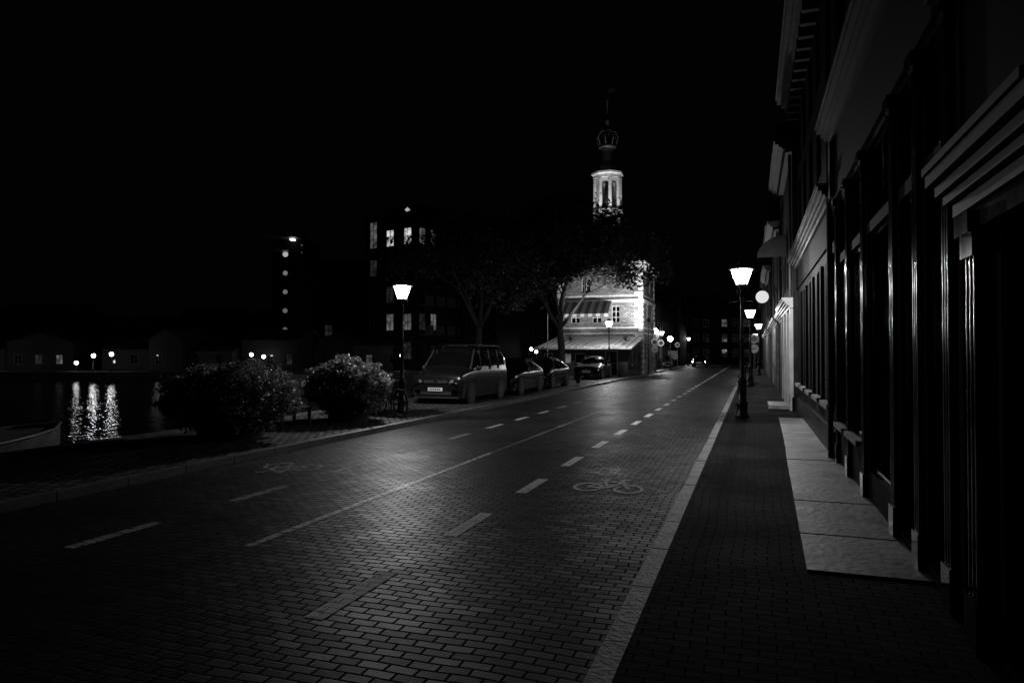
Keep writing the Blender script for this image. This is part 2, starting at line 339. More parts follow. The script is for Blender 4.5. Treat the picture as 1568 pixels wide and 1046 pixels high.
def globe_lamp(x,y,h,r=.2,em=None):
    t=T('globe_lamp',(x,y,0))
    t.lathe('post',m_dark,(0,0,0),[(.09,0),(.08,min(.5,h*.4)),(.045,min(.6,h*.5)),(.035,h-r)],8)
    t.lathe('globe',em or e_far,(0,0,h),[(r*math.sin(math.pi*i/6)+1e-4,-r*math.cos(math.pi*i/6)) for i in range(7)],9)
    t.lathe('cap',m_dark,(0,0,h+r*.95),[(r*.5,0),(0,.06)],8)
    t.done()
globe_lamp(-8.5,64,3.8,.26); globe_lamp(-7.9,71,3.2,.26)

# ------------------------------------------------------------------ right hand street
A_=(0,1,0); N_=(-1,0,0)
def cornice(t,y0,y1,z,xf,out,h,mat,part='cornice'):
    st=[(0,.25,.35),(.25,.42,.55),(.42,.62,.72),(.62,.85,.92),(.85,1.0,1.0)]
    for i,(a,b,c) in enumerate(st): t.box(part,mat,xf-out*c,xf+.05,y0+i*.004,y1-i*.004,z+h*a+.001*i,z+h*b+.001*i)
XF=1.25
def column(t,y,x,r,z0,z1,mat,part='columns'):
    t.box(part,mat,x-r*.6,x+.2,y-r*1.4,y+r*1.4,z0,z0+.3)
    t.box(part,mat,x-r*.1,x+.2,y-r*1.3,y+r*1.3,z0+.3,z1-.25)
    for k in (-.85,0,.85): t.cyl(part,mat,(x-.0,y+k*r,z0+.3),(x-.0,y+k*r,z1-.25),r*.40,n=24,caps=False)
    t.box(part,mat,x-r*.6,x+.2,y-r*1.4,y+r*1.4,z1-.25,z1-.12); t.box(part,mat,x-r*.9,x+.2,y-r*1.6,y+r*1.6,z1-.12,z1)
t=T('canal_house')
y0=-4; yA=5.0
ops=[]
for yy in (-2.8,-.6,1.6): ops.append((yy-y0,yy+1.2-y0,.9,2.9,'dark',2,2))
ops.append((3.55-y0,4.35-y0,.15,2.5,m_gloss,1,3))
for zz in (4.2,6.7):
    for yy in (-2.8,-.4,1.6,3.4): ops.append((yy-y0,yy+1.0-y0,zz-.3,zz+1.6,'dark',2,3))
wall(t,(XF+.02,y0,0),A_,N_,yA-y0,0,8.75,ops,m_facade_shade,.2,m_gloss2)
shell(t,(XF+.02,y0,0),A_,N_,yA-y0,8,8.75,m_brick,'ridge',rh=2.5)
cornice(t,y0,yA,8.7,XF,.55,.55,m_corn)
for yy in (3.35,4.6): column(t,yy,XF-.03,.085,.1,2.6,m_gloss,'portal')
cornice(t,3.15,4.82,2.62,XF,.26,.3,m_trim,'portal')
t.box('portal',m_gloss,XF-.06,XF+.05,3.25,4.72,2.5,2.615)
t.box('plinth',m_gloss2,XF-.03,XF+.03,y0,3.2,0,.6)
t.done()
t=T('shop_house'); y0=yA; y1=11.8
posts=[5.22,6.12,7.1,8.9,10.3,11.55]
ops=[]
for i,(a,b_) in enumerate(zip(posts[:-1],posts[1:])):
    zb=(.2,.2,.45,.75,.75)[i]
    ops.append((a+.15-y0,b_-.15-y0,zb,3.15,'dark',1,1)); ops.append((a+.15-y0,b_-.15-y0,3.27,4.1,'dark',2,1))
for zz in (6.1,):
    for yy in (5.5,7.2,8.9,10.5): ops.append((yy-y0,yy+.9-y0,zz,zz+1.9,'dark',2,3))
wall(t,(XF,y0,0),A_,N_,y1-y0,0,8.75,ops,m_facade_shade,.1,m_gloss)
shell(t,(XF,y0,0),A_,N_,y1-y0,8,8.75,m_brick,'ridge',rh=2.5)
for p in posts: column(t,p,XF-.015,.075,.1,4.15,m_gloss)
t.box('fascia',m_facade_shade,XF-.05,XF+.02,y0+.02,y1-.02,4.16,5.05)
for p in (5.22,11.55): t.box('fascia',m_trim,XF-.12,XF,p-.12,p+.12,4.18,5.03)
cornice(t,y0+.05,y1,5.05,XF,.3,.32,m_gloss2); cornice(t,y0,y1,8.7,XF,.58,.55,m_corn,'roof_cornice')
y=y0+.1
while y<y1-.2: t.box('roof_cornice',m_corn,XF-.3,XF,y,y+.14,8.45,8.7); y+=.6
for a,b_ in zip(posts[3:-1],posts[4:]): t.box('sills',m_corn,XF-.1,XF+.02,a+.14,b_-.14,.69,.75)
t.done()
t=T('shop_house'); y0=11.8; y1=21.4; ops=[]
ys=(12.3,14.1,16.0,17.9,19.7)
for yy in ys: ops.append((yy-y0,yy+1.1-y0,.95,3.4,'dark',2,2))
for zz in (5.2,7.0):
    for yy in ys: ops.append((yy-y0,yy+.95-y0,zz,zz+1.4,'dark',2,2))
wall(t,(XF,y0,0),A_,N_,y1-y0,0,8.75,ops,m_brick,.14,m_gloss2)
shell(t,(XF,y0,0),A_,N_,y1-y0,8,8.75,m_brick,'ridge',rh=2.5)
for yy in ys:
    t.box('sills',m_offw,XF-.12,XF+.02,yy-.08,yy+1.18,.87,.95)
    t.box('shutters',m_facade_shade,XF-.05,XF-.004,yy-.26,yy-.03,.95,3.4)
t.box('plinth',m_gloss2,XF-.05,XF+.03,y0,y1,0,.55)
t.box('fascia',m_facade_shade,XF-.04,XF-.002,y0+.02,y1-.02,3.6,4.18)
cornice(t,y0,y1,4.18,XF,.28,.3,m_mid); cornice(t,y0,y1,8.7,XF,.58,.55,m_corn,'roof_cornice')
t.cyl('downpipe',m_gloss2,(XF-.08,11.95,.1),(XF-.08,11.95,8.6),.045)
y=y0+.1
while y<y1-.2: t.box('roof_cornice',m_corn,XF-.3,XF,y,y+.14,8.45,8.7); y+=.6
t.done()
def rhouse(y0,y1,h,xf,wm,shop,roof='ridge',lit=(),gmat=m_offw):
    t=T('town_house'); ops=[]; w=y1-y0; nb=max(2,int(w/1.9)); sp=w/nb
    for i in range(nb):
        a=sp*i+sp*.24; b_=sp*(i+1)-sp*.24
        ops.append((a,b_,.9 if i else .15,2.75,'dim' if ('g',i) in lit else 'dark',2,2))
        z=3.9
        while z+1.6<h-.3: ops.append((a,b_,z,z+1.5,'dark',2,3)); z+=2.6
    wall(t,(xf,y0,0),A_,N_,w,0,h,ops,wm,.14,m_mid)
    shell(t,(xf,y0,0),A_,N_,w,8,h,wm,roof,rh=2.4)
    cornice(t,y0,y1,h-.05,xf,.5,.4,gmat)
    if shop: cornice(t,y0,y1,3.1,xf,.3,.3,shop,'shop_cornice')
    for i in range(nb+1):
        if shop: t.box('pilasters',shop,xf-.1,xf+.02,y0+max(sp*i-.14,0.01),y0+min(sp*i+.14,w-.01),.11,3.08)
    t.box('plinth',m_gloss2,xf-.04,xf+.03,y0,y1,0,.5)
    for q in (y0+.12,): t.cyl('downpipe',m_mid,(xf-.07,q,3.45),(xf-.07,q,h-.1),.04)
    t.done()
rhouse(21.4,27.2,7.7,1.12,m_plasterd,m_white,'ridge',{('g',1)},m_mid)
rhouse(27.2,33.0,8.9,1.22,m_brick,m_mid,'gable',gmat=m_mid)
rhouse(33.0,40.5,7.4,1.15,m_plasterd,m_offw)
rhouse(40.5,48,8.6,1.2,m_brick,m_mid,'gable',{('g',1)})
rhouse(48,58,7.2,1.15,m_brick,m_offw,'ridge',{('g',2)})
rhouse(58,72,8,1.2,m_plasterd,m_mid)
rhouse(72,92,7,1.2,m_brick2,None)
rhouse(92,116,8,1.2,m_brick,None)
t=T('shop_awning')
for i in range(8):
    a0,a1=math.pi/2*i/8,math.pi/2*(i+1)/8
    p=lambda a,y:(1.12-.95*math.cos(math.pi/2-a),y,5.1+.75*math.cos(a))
    t.quad('canvas',m_mid,p(a0,25.2),p(a0,27.0),p(a1,27.0),p(a1,25.2))
t.add('canvas',m_mid,[(1.12,25.2,5.1)]+[(1.12-.95*math.sin(math.pi/2*i/8),25.2,5.1+.75*math.cos(math.pi/2*i/8)) for i in range(9)],[list(range(10))])
t.done()
t=T('round_hanging_sign'); t.cyl('disc',E('sign_lit',.75),(.42,31.97,4.25),(.42,32.03,4.25),.27,n=28); t.cyl('bracket',m_dark,(.42,32,4.56),(1.2,32,4.56),.02); t.lathe('disc_rim',m_dark,(.42,32,4.53),[(0.0,0),(.03,.01),(0,.05)],8); t.done()
for x,y in ((-.42,26.),(-.42,31.),(-.42,44.),(-.42,61.)):
    t=T('bollard'); t.lathe('b',m_dark,(x,y,K),[(.09,0),(.07,.1),(.06,.75),(.085,.78),(.085,.86),(.04,.93),(0,.95)],10); t.done()

# ------------------------------------------------------------------ tower
t=T('clock_tower_gatehouse')
X1,X0,Y0,Y1=-8.3,-15.3,55.,62.
opsF=[(1.1,1.9,4.2,5.6,'dark',2,3),(2.9,3.7,4.2,5.6,'dark',2,3),(4.5,5.2,4.2,5.6,'dark',2,3),(2.0,2.8,6.7,7.9,'dark',2,2)]
wall(t,(X0,Y0,0),(1,0,0),(0,-1,0),7,0,8.8,opsF,m_towerb,.22,m_white)
wall(t,(X1,Y0,0),(0,1,0),(1,0,0),7,0,8.8,[(1.2,1.9,1.2,2.6,'dark',2,2),(3.0,4.0,.1,2.5,m_gloss,1,2),(5.0,5.8,4.4,5.8,'dark',2,3),(2.2,3.0,4.4,5.8,'dark',2,3),(3.6,4.4,6.75,7.7,'dark',2,3)],m_towerb,.22,m_white)
t.quad('walls',m_towerb,(X0,Y0,0),(X0,Y1,0),(X0,Y1,8.8),(X0,Y0,8.8)); t.quad('walls',m_towerb,(X0,Y1,0),(X1,Y1,0),(X1,Y1,8.8),(X0,Y1,8.8))
for i,z in enumerate((3.3,3.75,5.85,6.35,7.95)):
    h=.12 if i not in(2,) else .26
    o=.035 if h<.2 else .12
    t.box('stone_bands',m_stone,X0-o,X1+o,Y0-o,Y0,z,z+h); t.box('stone_bands',m_stone,X1,X1+o,Y0,Y1,z,z+h)
z=.1;k=0
while z<8.5:
    L_=.6 if k%2 else .32
    t.box('quoins',m_stone,X1-L_,X1+.05,Y0-.05,Y0+(.92-L_),z,z+.3); t.box('quoins',m_stone,X0-.05,X0+L_,Y0-.05,Y0+.2,z,z+.3)
    t.box('quoins',m_stone,X1-.1,X1+.05,Y1-L_,Y1,z,z+.3)
    z+=.42;k+=1
for i,(a,b_,o) in enumerate(((8.62,8.8,.12),(8.8,8.95,.25),(8.95,9.15,.42))): t.box('cornice',m_stone,X0-o,X1+o,Y0-o,Y1+o,a+.001*i,b_)
for i in range(8): t.box('cornice',m_stone,X0+.4+i*.88,X0+.6+i*.88,Y0-.3,Y0-.12,8.45,8.8); t.box('cornice',m_stone,X1+.12,X1+.3,Y0+.3+i*.88,Y0+.5+i*.88,8.45,8.8)
c=(-11.8,58.5); q=[(X0-.3,Y0-.3),(X1+.3,Y0-.3),(X1+.3,Y1+.3),(X0-.3,Y1+.3)]
k_=[(c[0]-1.5,c[1]-1.5),(c[0]+1.5,c[1]-1.5),(c[0]+1.5,c[1]+1.5),(c[0]-1.5,c[1]+1.5)]
for i in range(4): t.quad('roof',m_roof,(*q[i],9.15),(*q[(i+1)%4],9.15),(*k_[(i+1)%4],11.4),(*k_[i],11.4))
for dx in (-13.9,-9.7):
    t.box('dormers',m_plaster,dx-.4,dx+.4,54.9,56.5,9.15,10.35); t.box('dormers',m_glass,dx-.25,dx+.25,54.87,54.9,9.4,10.2)
    t.add('dormers',m_roof,[(dx-.5,54.8,10.35),(dx+.5,54.8,10.35),(dx,54.8,10.85),(dx-.5,57,10.35),(dx+.5,57,10.35),(dx,57,10.85)],[(0,1,2),(0,2,5,3),(1,2,5,4)])
for yy in (56.4,59.6):
    t.box('dormers',m_offw,-9.5,-8.1,yy,yy+.8,9.15,10.35); t.box('dormers',m_glass,-8.1,-8.07,yy+.15,yy+.65,9.4,10.2); t.box('dormers',m_roof,-9.6,-8.0,yy-.1,yy+.9,10.35,10.6)
C=(c[0],c[1],0); ph=math.pi/8
t.lathe('tower_shaft',m_offw,C,[(1.5,10.9),(1.5,11.6),(1.3,11.7),(1.22,13.7),(1.45,13.8),(1.45,14.05),(1.2,14.06),(0,14.06)],8,False,ph)
for i in range(8):
    a=2*math.pi*i/8+ph; x,y=c[0]+1.1*math.cos(a),c[1]+1.1*math.sin(a)
    t.cyl('lantern',m_stone,(x,y,14.06),(x,y,16.75),.17,.15,8)
    a2=a+math.pi/8; mx_,my_=c[0]+1.02*math.cos(a2),c[1]+1.02*math.sin(a2); tx,ty=-math.sin(a2),math.cos(a2)
    pr=None
    for j in range(9):
        th=math.pi*j/8; p=(mx_+tx*.3*math.cos(th),my_+ty*.3*math.cos(th),16.2+.3*math.sin(th))
        if pr: t.add('lantern',m_stone,[pr,p,(p[0],p[1],16.8),(pr[0],pr[1],16.8)],[(0,1,2,3)])
        pr=p
    t.cyl('lantern',m_dark,(mx_+tx*.3,my_+ty*.3,14.5),(mx_-tx*.3,my_-ty*.3,14.5),.03)
t.lathe('lantern',m_dark,C,[(.22,14),(.3,14.6),(.28,16),(.1,16.7)],10)
t.lathe('upper_cornice',m_stone,C,[(1.15,16.78),(1.25,16.8),(1.25,17.05),(1.42,17.15),(1.42,17.3),(1.1,17.4)],8,False,ph)
t.lathe('dome',m_roof,C,[(1.2,17.38),(1.1,17.7),(.75,18.1),(.5,18.4),(.45,18.7),(.42,19.2),(.6,19.3),(.6,19.4),(.3,19.45)],8,False,ph)
for i in range(8):
    a=2*math.pi*i/8; ct,st_=math.cos(a),math.sin(a)
    t.tube('crown',m_copper,[(c[0]+r*ct,c[1]+r*st_,z) for r,z in ((.5,19.4),(.75,19.8),(.92,20.3),(.8,20.8),(.45,21.05),(.1,21.1))],.06)
    t.lathe('crown',m_copper,(c[0]+.92*ct,c[1]+.92*st_,20.35),[(0,0),(.09,.1),(0,.22)],6)
t.lathe('crown',m_copper,C,[(.62,19.42),(.78,19.5),(.78,19.7),(.7,19.72)],16)
t.lathe('spire',m_copper,C,[(.14,20.9),(.1,21.4),(.24,21.7),(.24,21.95),(.07,22.2),(.05,23.5),(.14,23.7),(.04,23.9),(.025,25.4),(0,25.5)],10)
t.add('spire',m_roof,[(c[0],c[1],24.3),(c[0]+.7,c[1],24.45),(c[0]+.7,c[1],24.75),(c[0],c[1],24.7)],[(0,1,2,3)])
AX0,AX1,AY=-15.0,-8.35,48.6
opsA=[(1.7,2.5,1.0,1.75,'dim',1,1),(2.75,3.55,1.0,1.75,'dark',1,1),(5.0,5.9,.11,1.95,m_gloss,1,2),(.4,1.1,1.0,1.75,'dark',1,1)]
wall(t,(AX0,AY,0),(1,0,0),(0,-1,0),6.65,0,2.2,opsA,m_brick2,.1,m_offw,part='annex_walls')
wall(t,(AX1,AY,0),(0,1,0),(1,0,0),6.4,0,2.2,[(1.5,2.4,.8,1.9,'dark',2,1),(3.6,4.4,.11,1.95,m_gloss,1,1)],m_gloss,.1,m_offw,part='annex_walls')
t.quad('annex_walls',m_gloss,(AX1,AY,2.2),(AX1,55,2.2),(AX1,55,3.1))
t.quad('annex_walls',m_brick2,(AX0,AY,0),(AX0,55,0),(AX0,55,3.1),(AX0,AY,2.2))
t.add('annex_roof',m_zinc,[(AX0-.3,AY-.35,2.12),(AX1+.3,AY-.35,2.12),(AX1+.3,54.99,3.15),(AX0-.3,54.99,3.15),(AX0-.3,AY-.35,2.03),(AX1+.3,AY-.35,2.03),(AX1+.3,54.99,3.06),(AX0-.3,54.99,3.06)],[(0,1,2,3),(4,5,6,7),(0,1,5,4),(1,2,6,5),(0,3,7,4)])
for i in range(14):
    x=AX0+i*.5; t.add('annex_roof',m_zinc,[(x,AY-.33,2.14),(x+.03,AY-.33,2.14),(x+.03,54.98,3.18),(x,54.98,3.18),(x,AY-.33,2.18),(x+.03,AY-.33,2.18),(x+.03,54.98,3.22),(x,54.98,3.22)],[(4,5,6,7),(0,3,7,4),(1,2,6,5),(0,1,5,4)])
m_s1=M('awning_light',.3,.8,var=.1); m_s2=M('awning_dark',.08,.8,var=.1)
for i in range(12):
    x=-14.6+i*.32; t.add('striped_awning',m_s1 if i%2 else m_s2,[(x,54.9,6.0),(x+.32,54.9,6.0),(x+.32,53.4,4.9),(x,53.4,4.9),(x,53.4,4.65),(x+.32,53.4,4.65)],[(0,1,2,3),(3,2,5,4)])
t.cyl('flag_pole',m_offw,(-14.2,48.2,0),(-14.2,48.2,5.4),.03)
t.done()
def spot(name,loc,tgt,P,ang=70,r=.12):
    l=bpy.data.lights.new(name,'SPOT'); l.energy=P; l.spot_size=math.radians(ang); l.spot_blend=.6; l.shadow_soft_size=r
    o=bpy.data.objects.new('beam',l); scene.collection.objects.link(o); o.location=loc; d=V(tgt)-V(loc); o.rotation_euler=d.to_track_quat('-Z','Y').to_euler()
    t=T(name); dn=d.normalized(); L0=V(loc)-dn*.03
    t.cyl('housing',m_dark,L0-dn*.22,L0-dn*.02,.1,.17,12); t.cyl('bracket',m_dark,L0-dn*.15,(L0-dn*.15)-V((0,0,.25)),.02)
    e=t.done(); o.parent=e
spot('floodlight',(-9.0,51.2,2.95),(-9.6,55,7.8),1700,95)
spot('floodlight',(-13.2,51.2,2.95),(-12.8,55,7.4),700,95)
t=T('floodlight_mast'); t.lathe('mast',m_dark,(-7.5,52.6,K),[(.06,0),(.05,.3),(.04,4.0)],8); t.done()
spot('floodlight',(-7.5,52.8,4.3),(-8.3,57.5,7.0),1300,100)
spot('floodlight',(-10.2,55.6,11.6),(-11.7,58.2,15.6),900,60)
spot('floodlight',(-13.2,55.6,11.6),(-11.9,58.2,15.6),500,60)
spot('floodlight',(-11.8,57.6,14.35),(-11.8,58.9,16.9),60,110,.05)
spot('floodlight',(-8.5,34.5,.45),(-9.2,45,10.2),5000,34)

# ------------------------------------------------------------------ trees and shrubs
def leaves(t,part,mat,pts,size):
    vs=[];fs=[]
    for p in pts:
        s=size*random.uniform(.6,1.3); a=V((random.gauss(0,1),random.gauss(0,1),random.gauss(0,.7))).normalized(); b_=a.orthogonal().normalized()
        b_.rotate(Quaternion(a,random.uniform(0,6.28))); k=len(vs); p=V(p)
        vs+=[p-a*s,p+b_*s*.45,p+a*s,p-b_*s*.45]; fs.append((k,k+1,k+2,k+3))
    t.add(part,mat,vs,fs)
def tree(x,y,h,seed,nleaf=22000,lean=(0,0),name='linden_tree',size=.13,trunk=None,thr=-.1,spread=.9,boughs=(),lm=None):
    random.seed(seed); t=T(name,(x,y,K)); tips=[]
    def br(p,d,L_,r,dep):
        seg=3
        for i in range(seg):
            d2=(d+V((random.uniform(-.18,.18),random.uniform(-.18,.18),random.uniform(-.05,.12)))).normalized()
            q=p+d2*(L_/seg); t.cyl('trunk_and_limbs',m_bark,p,q,r,r*.84,7,caps=False); p=q;d=d2;r*=.84
            if dep>=3: tips.append(V(p))
        if dep>=5 or r<.008: tips.append(V(p)); return
        n=random.choice((3,4)) if dep<2 else random.choice((2,3))
        if dep==0: n=5
        a0=random.uniform(0,6.28)
        if dep==0:
            for bd,bl in boughs: br(p,V(bd).normalized(),bl,r*.7,1)
        for i in range(n):
            a=a0+6.283*i/n+random.uniform(-.4,.4); sp=random.uniform(.4,spread)
            if dep==0 and i==0: sp=.1
            o=d.orthogonal().normalized(); o.rotate(Quaternion(d,a))
            nd=(d*math.cos(sp)+o*math.sin(sp)).normalized(); nd.z=nd.z*.85+.05; nd.normalize()
            br(p,nd,L_*random.uniform(.66,.84),r*random.uniform(.6,.75),dep+1)
    br(V((0,0,0)),V((lean[0],lean[1],1)).normalized(),trunk or h*.27,h*.022,0)
    pts=[]
    for i in range(nleaf):
        p=random.choice(tips); n_=noise.noise(p*.6)
        if n_<thr : continue
        s=.42; q=p+V((random.gauss(0,s),random.gauss(0,s),random.gauss(0,s*.8)))
        if q.z<h*.2: continue
        pts.append(q)
    leaves(t,'leaves',lm or m_leaf,pts,size); t.done()
tree(-10.6,38.8,14,11,78000,(.03,0),trunk=3.1,thr=-.25,size=.15,boughs=(((.24,.05,1),3.1),((.42,.2,.62),2.5)))
tree(-13.8,33.,11,5,26000,trunk=3.0,thr=-.2,size=.14,lm=m_leaf_shade)
def shrub(x,y,r,h,seed):
    random.seed(seed); t=T('planter_shrub',(x,y,K)); tubh=.38
    t.lathe('planter',m_tub,(0,0,0),[(r*.5,0),(r*.55,tubh-.05),(r*.6,tubh-.03),(r*.6,tubh),(r*.5,tubh)],24)
    for i in range(14):
        a=random.uniform(0,6.28); q=random.uniform(.3,.75)*r; t.cyl('stems_and_core',m_bark,(0,0,tubh-.1),(q*math.cos(a),q*math.sin(a),h*random.uniform(.6,.9)),.02,.008,5)
    z0=.05; cz=z0+(h-z0)*.52; rz=(h-z0)*.48; pts=[]; fl=[]
    for i in range(18000):
        d=V((random.gauss(0,1),random.gauss(0,1),random.gauss(0,1))).normalized()
        f=1+.24*noise.noise(d*2.6+V((seed,0,0)))+.22*noise.noise(d*7); f*=random.uniform(.8,1.04)**.7
        if d.z<0: f*=1+.06*d.z
        (fl if noise.noise(d*9+V((0,seed,0)))>.3 and f>.95 else pts).append((d.x*r*f,d.y*r*f,max(.02,cz+d.z*rz*f)))
    leaves(t,'leaves',m_leaf2,pts,.045); leaves(t,'flowers',m_flower,fl,.03)
    t.lathe('stems_and_core',m_blk,(0,0,cz),[(r*.7*math.sin(math.pi*i/8)+1e-3,-rz*.7*math.cos(math.pi*i/8)) for i in range(9)],14)  # black core inside the leaves stands in for the shade within the shrub
    t.done()
shrub(-9.5,14.7,.95,1.5,3); shrub(-9.8,11.0,1.22,1.45,8)

t=T('park_bench',(-10.0,13.0,K),math.radians(90))
for i in range(4): t.box('seat',m_wood,-.6,.6,-.28+i*.12,-.18+i*.12,.43,.47)
for i in range(3): t.box('backrest',m_wood,-.6,.6,.24+i*.03,.27+i*.03,.55+i*.13,.65+i*.13)
for sx in (-.5,.5):
    t.box('leg',m_dark,sx-.03,sx+.03,-.25,-.2,0,.43); t.box('leg',m_dark,sx-.03,sx+.03,.17,.22,0,.43); t.box('leg',m_dark,sx-.03,sx+.03,-.27,.22,.385,.425); t.cyl('leg',m_dark,(sx,.2,.4),(sx,.33,.95),.022)
    t.cyl('armrest',m_dark,(sx,-.22,.43),(sx,-.22,.66),.018); t.cyl('armrest',m_dark,(sx,-.24,.66),(sx,.27,.68),.02)
t.done()
def bicycle(x,y,rot,z=K):
    t=T('bicycle',(x,y,z),rot); R=.34
    for cx in (-.53,.53):
        ring=[(cx+R*math.cos(a*math.pi/14),0,R+R*math.sin(a*math.pi/14)) for a in range(28)]
        t.tube('wheels',m_blk,ring,.02,closed=True); ring=[(cx+(R-.03)*math.cos(a*math.pi/14),0,R+(R-.03)*math.sin(a*math.pi/14)) for a in range(28)]
        t.tube('wheels',m_chrome,ring,.006,closed=True)
        for a in range(10): t.cyl('wheels',m_chrome,(cx,0,R),(cx+(R-.03)*math.cos(a*.628),0,R+(R-.03)*math.sin(a*.628)),.002,n=3)
        t.tube('mudguards',m_dark,[(cx+(R+.035)*math.cos(a*math.pi/12),0,R+(R+.035)*math.sin(a*math.pi/12)) for a in range(2,13)],.012)
    bb=(-.05,0,.3); st=(-.2,0,.8); hd=(.36,0,.85); hl=(.4,0,.68)
    for a,b_ in ((bb,st),(bb,hl),(st,hd),((-.53,0,R),bb),((-.53,0,R),(-.17,0,.72)),(hd,(.53,0,R))): t.cyl('frame',m_dark,a,b_,.016)
    t.cyl('handlebar',m_dark,hd,(.33,0,1.05),.013); t.tube('handlebar',m_chrome,[(.12,-.27,1.04),(.3,-.25,1.08),(.34,0,1.05),(.3,.25,1.08),(.12,.27,1.04)],.012)
    t.cyl('saddle',m_dark,st,(-.22,0,.93),.013); t.add('saddle',m_blk,[(-.35,-.09,.95),(-.35,.09,.95),(.02,.02,.96),(.02,-.02,.96),(-.33,-.07,.9),(-.33,.07,.9)],[(0,1,2,3),(0,1,5,4)])
    t.box('rack',m_dark,-.72,-.3,-.07,.07,.7,.72); t.tube('pedals',m_dark,[(-.05,-.12,.15),(-.05,-.03,.15),(-.05,0,.3),(-.05,.03,.45),(-.05,.12,.45)],.012)
    t.tube('pedals',m_dark,[(-.05+.09*math.cos(a*.52),.03,.3+.09*math.sin(a*.52)) for a in range(12)],.01,closed=True)
    t.done()
bicycle(-9.2,16.25,math.radians(150))

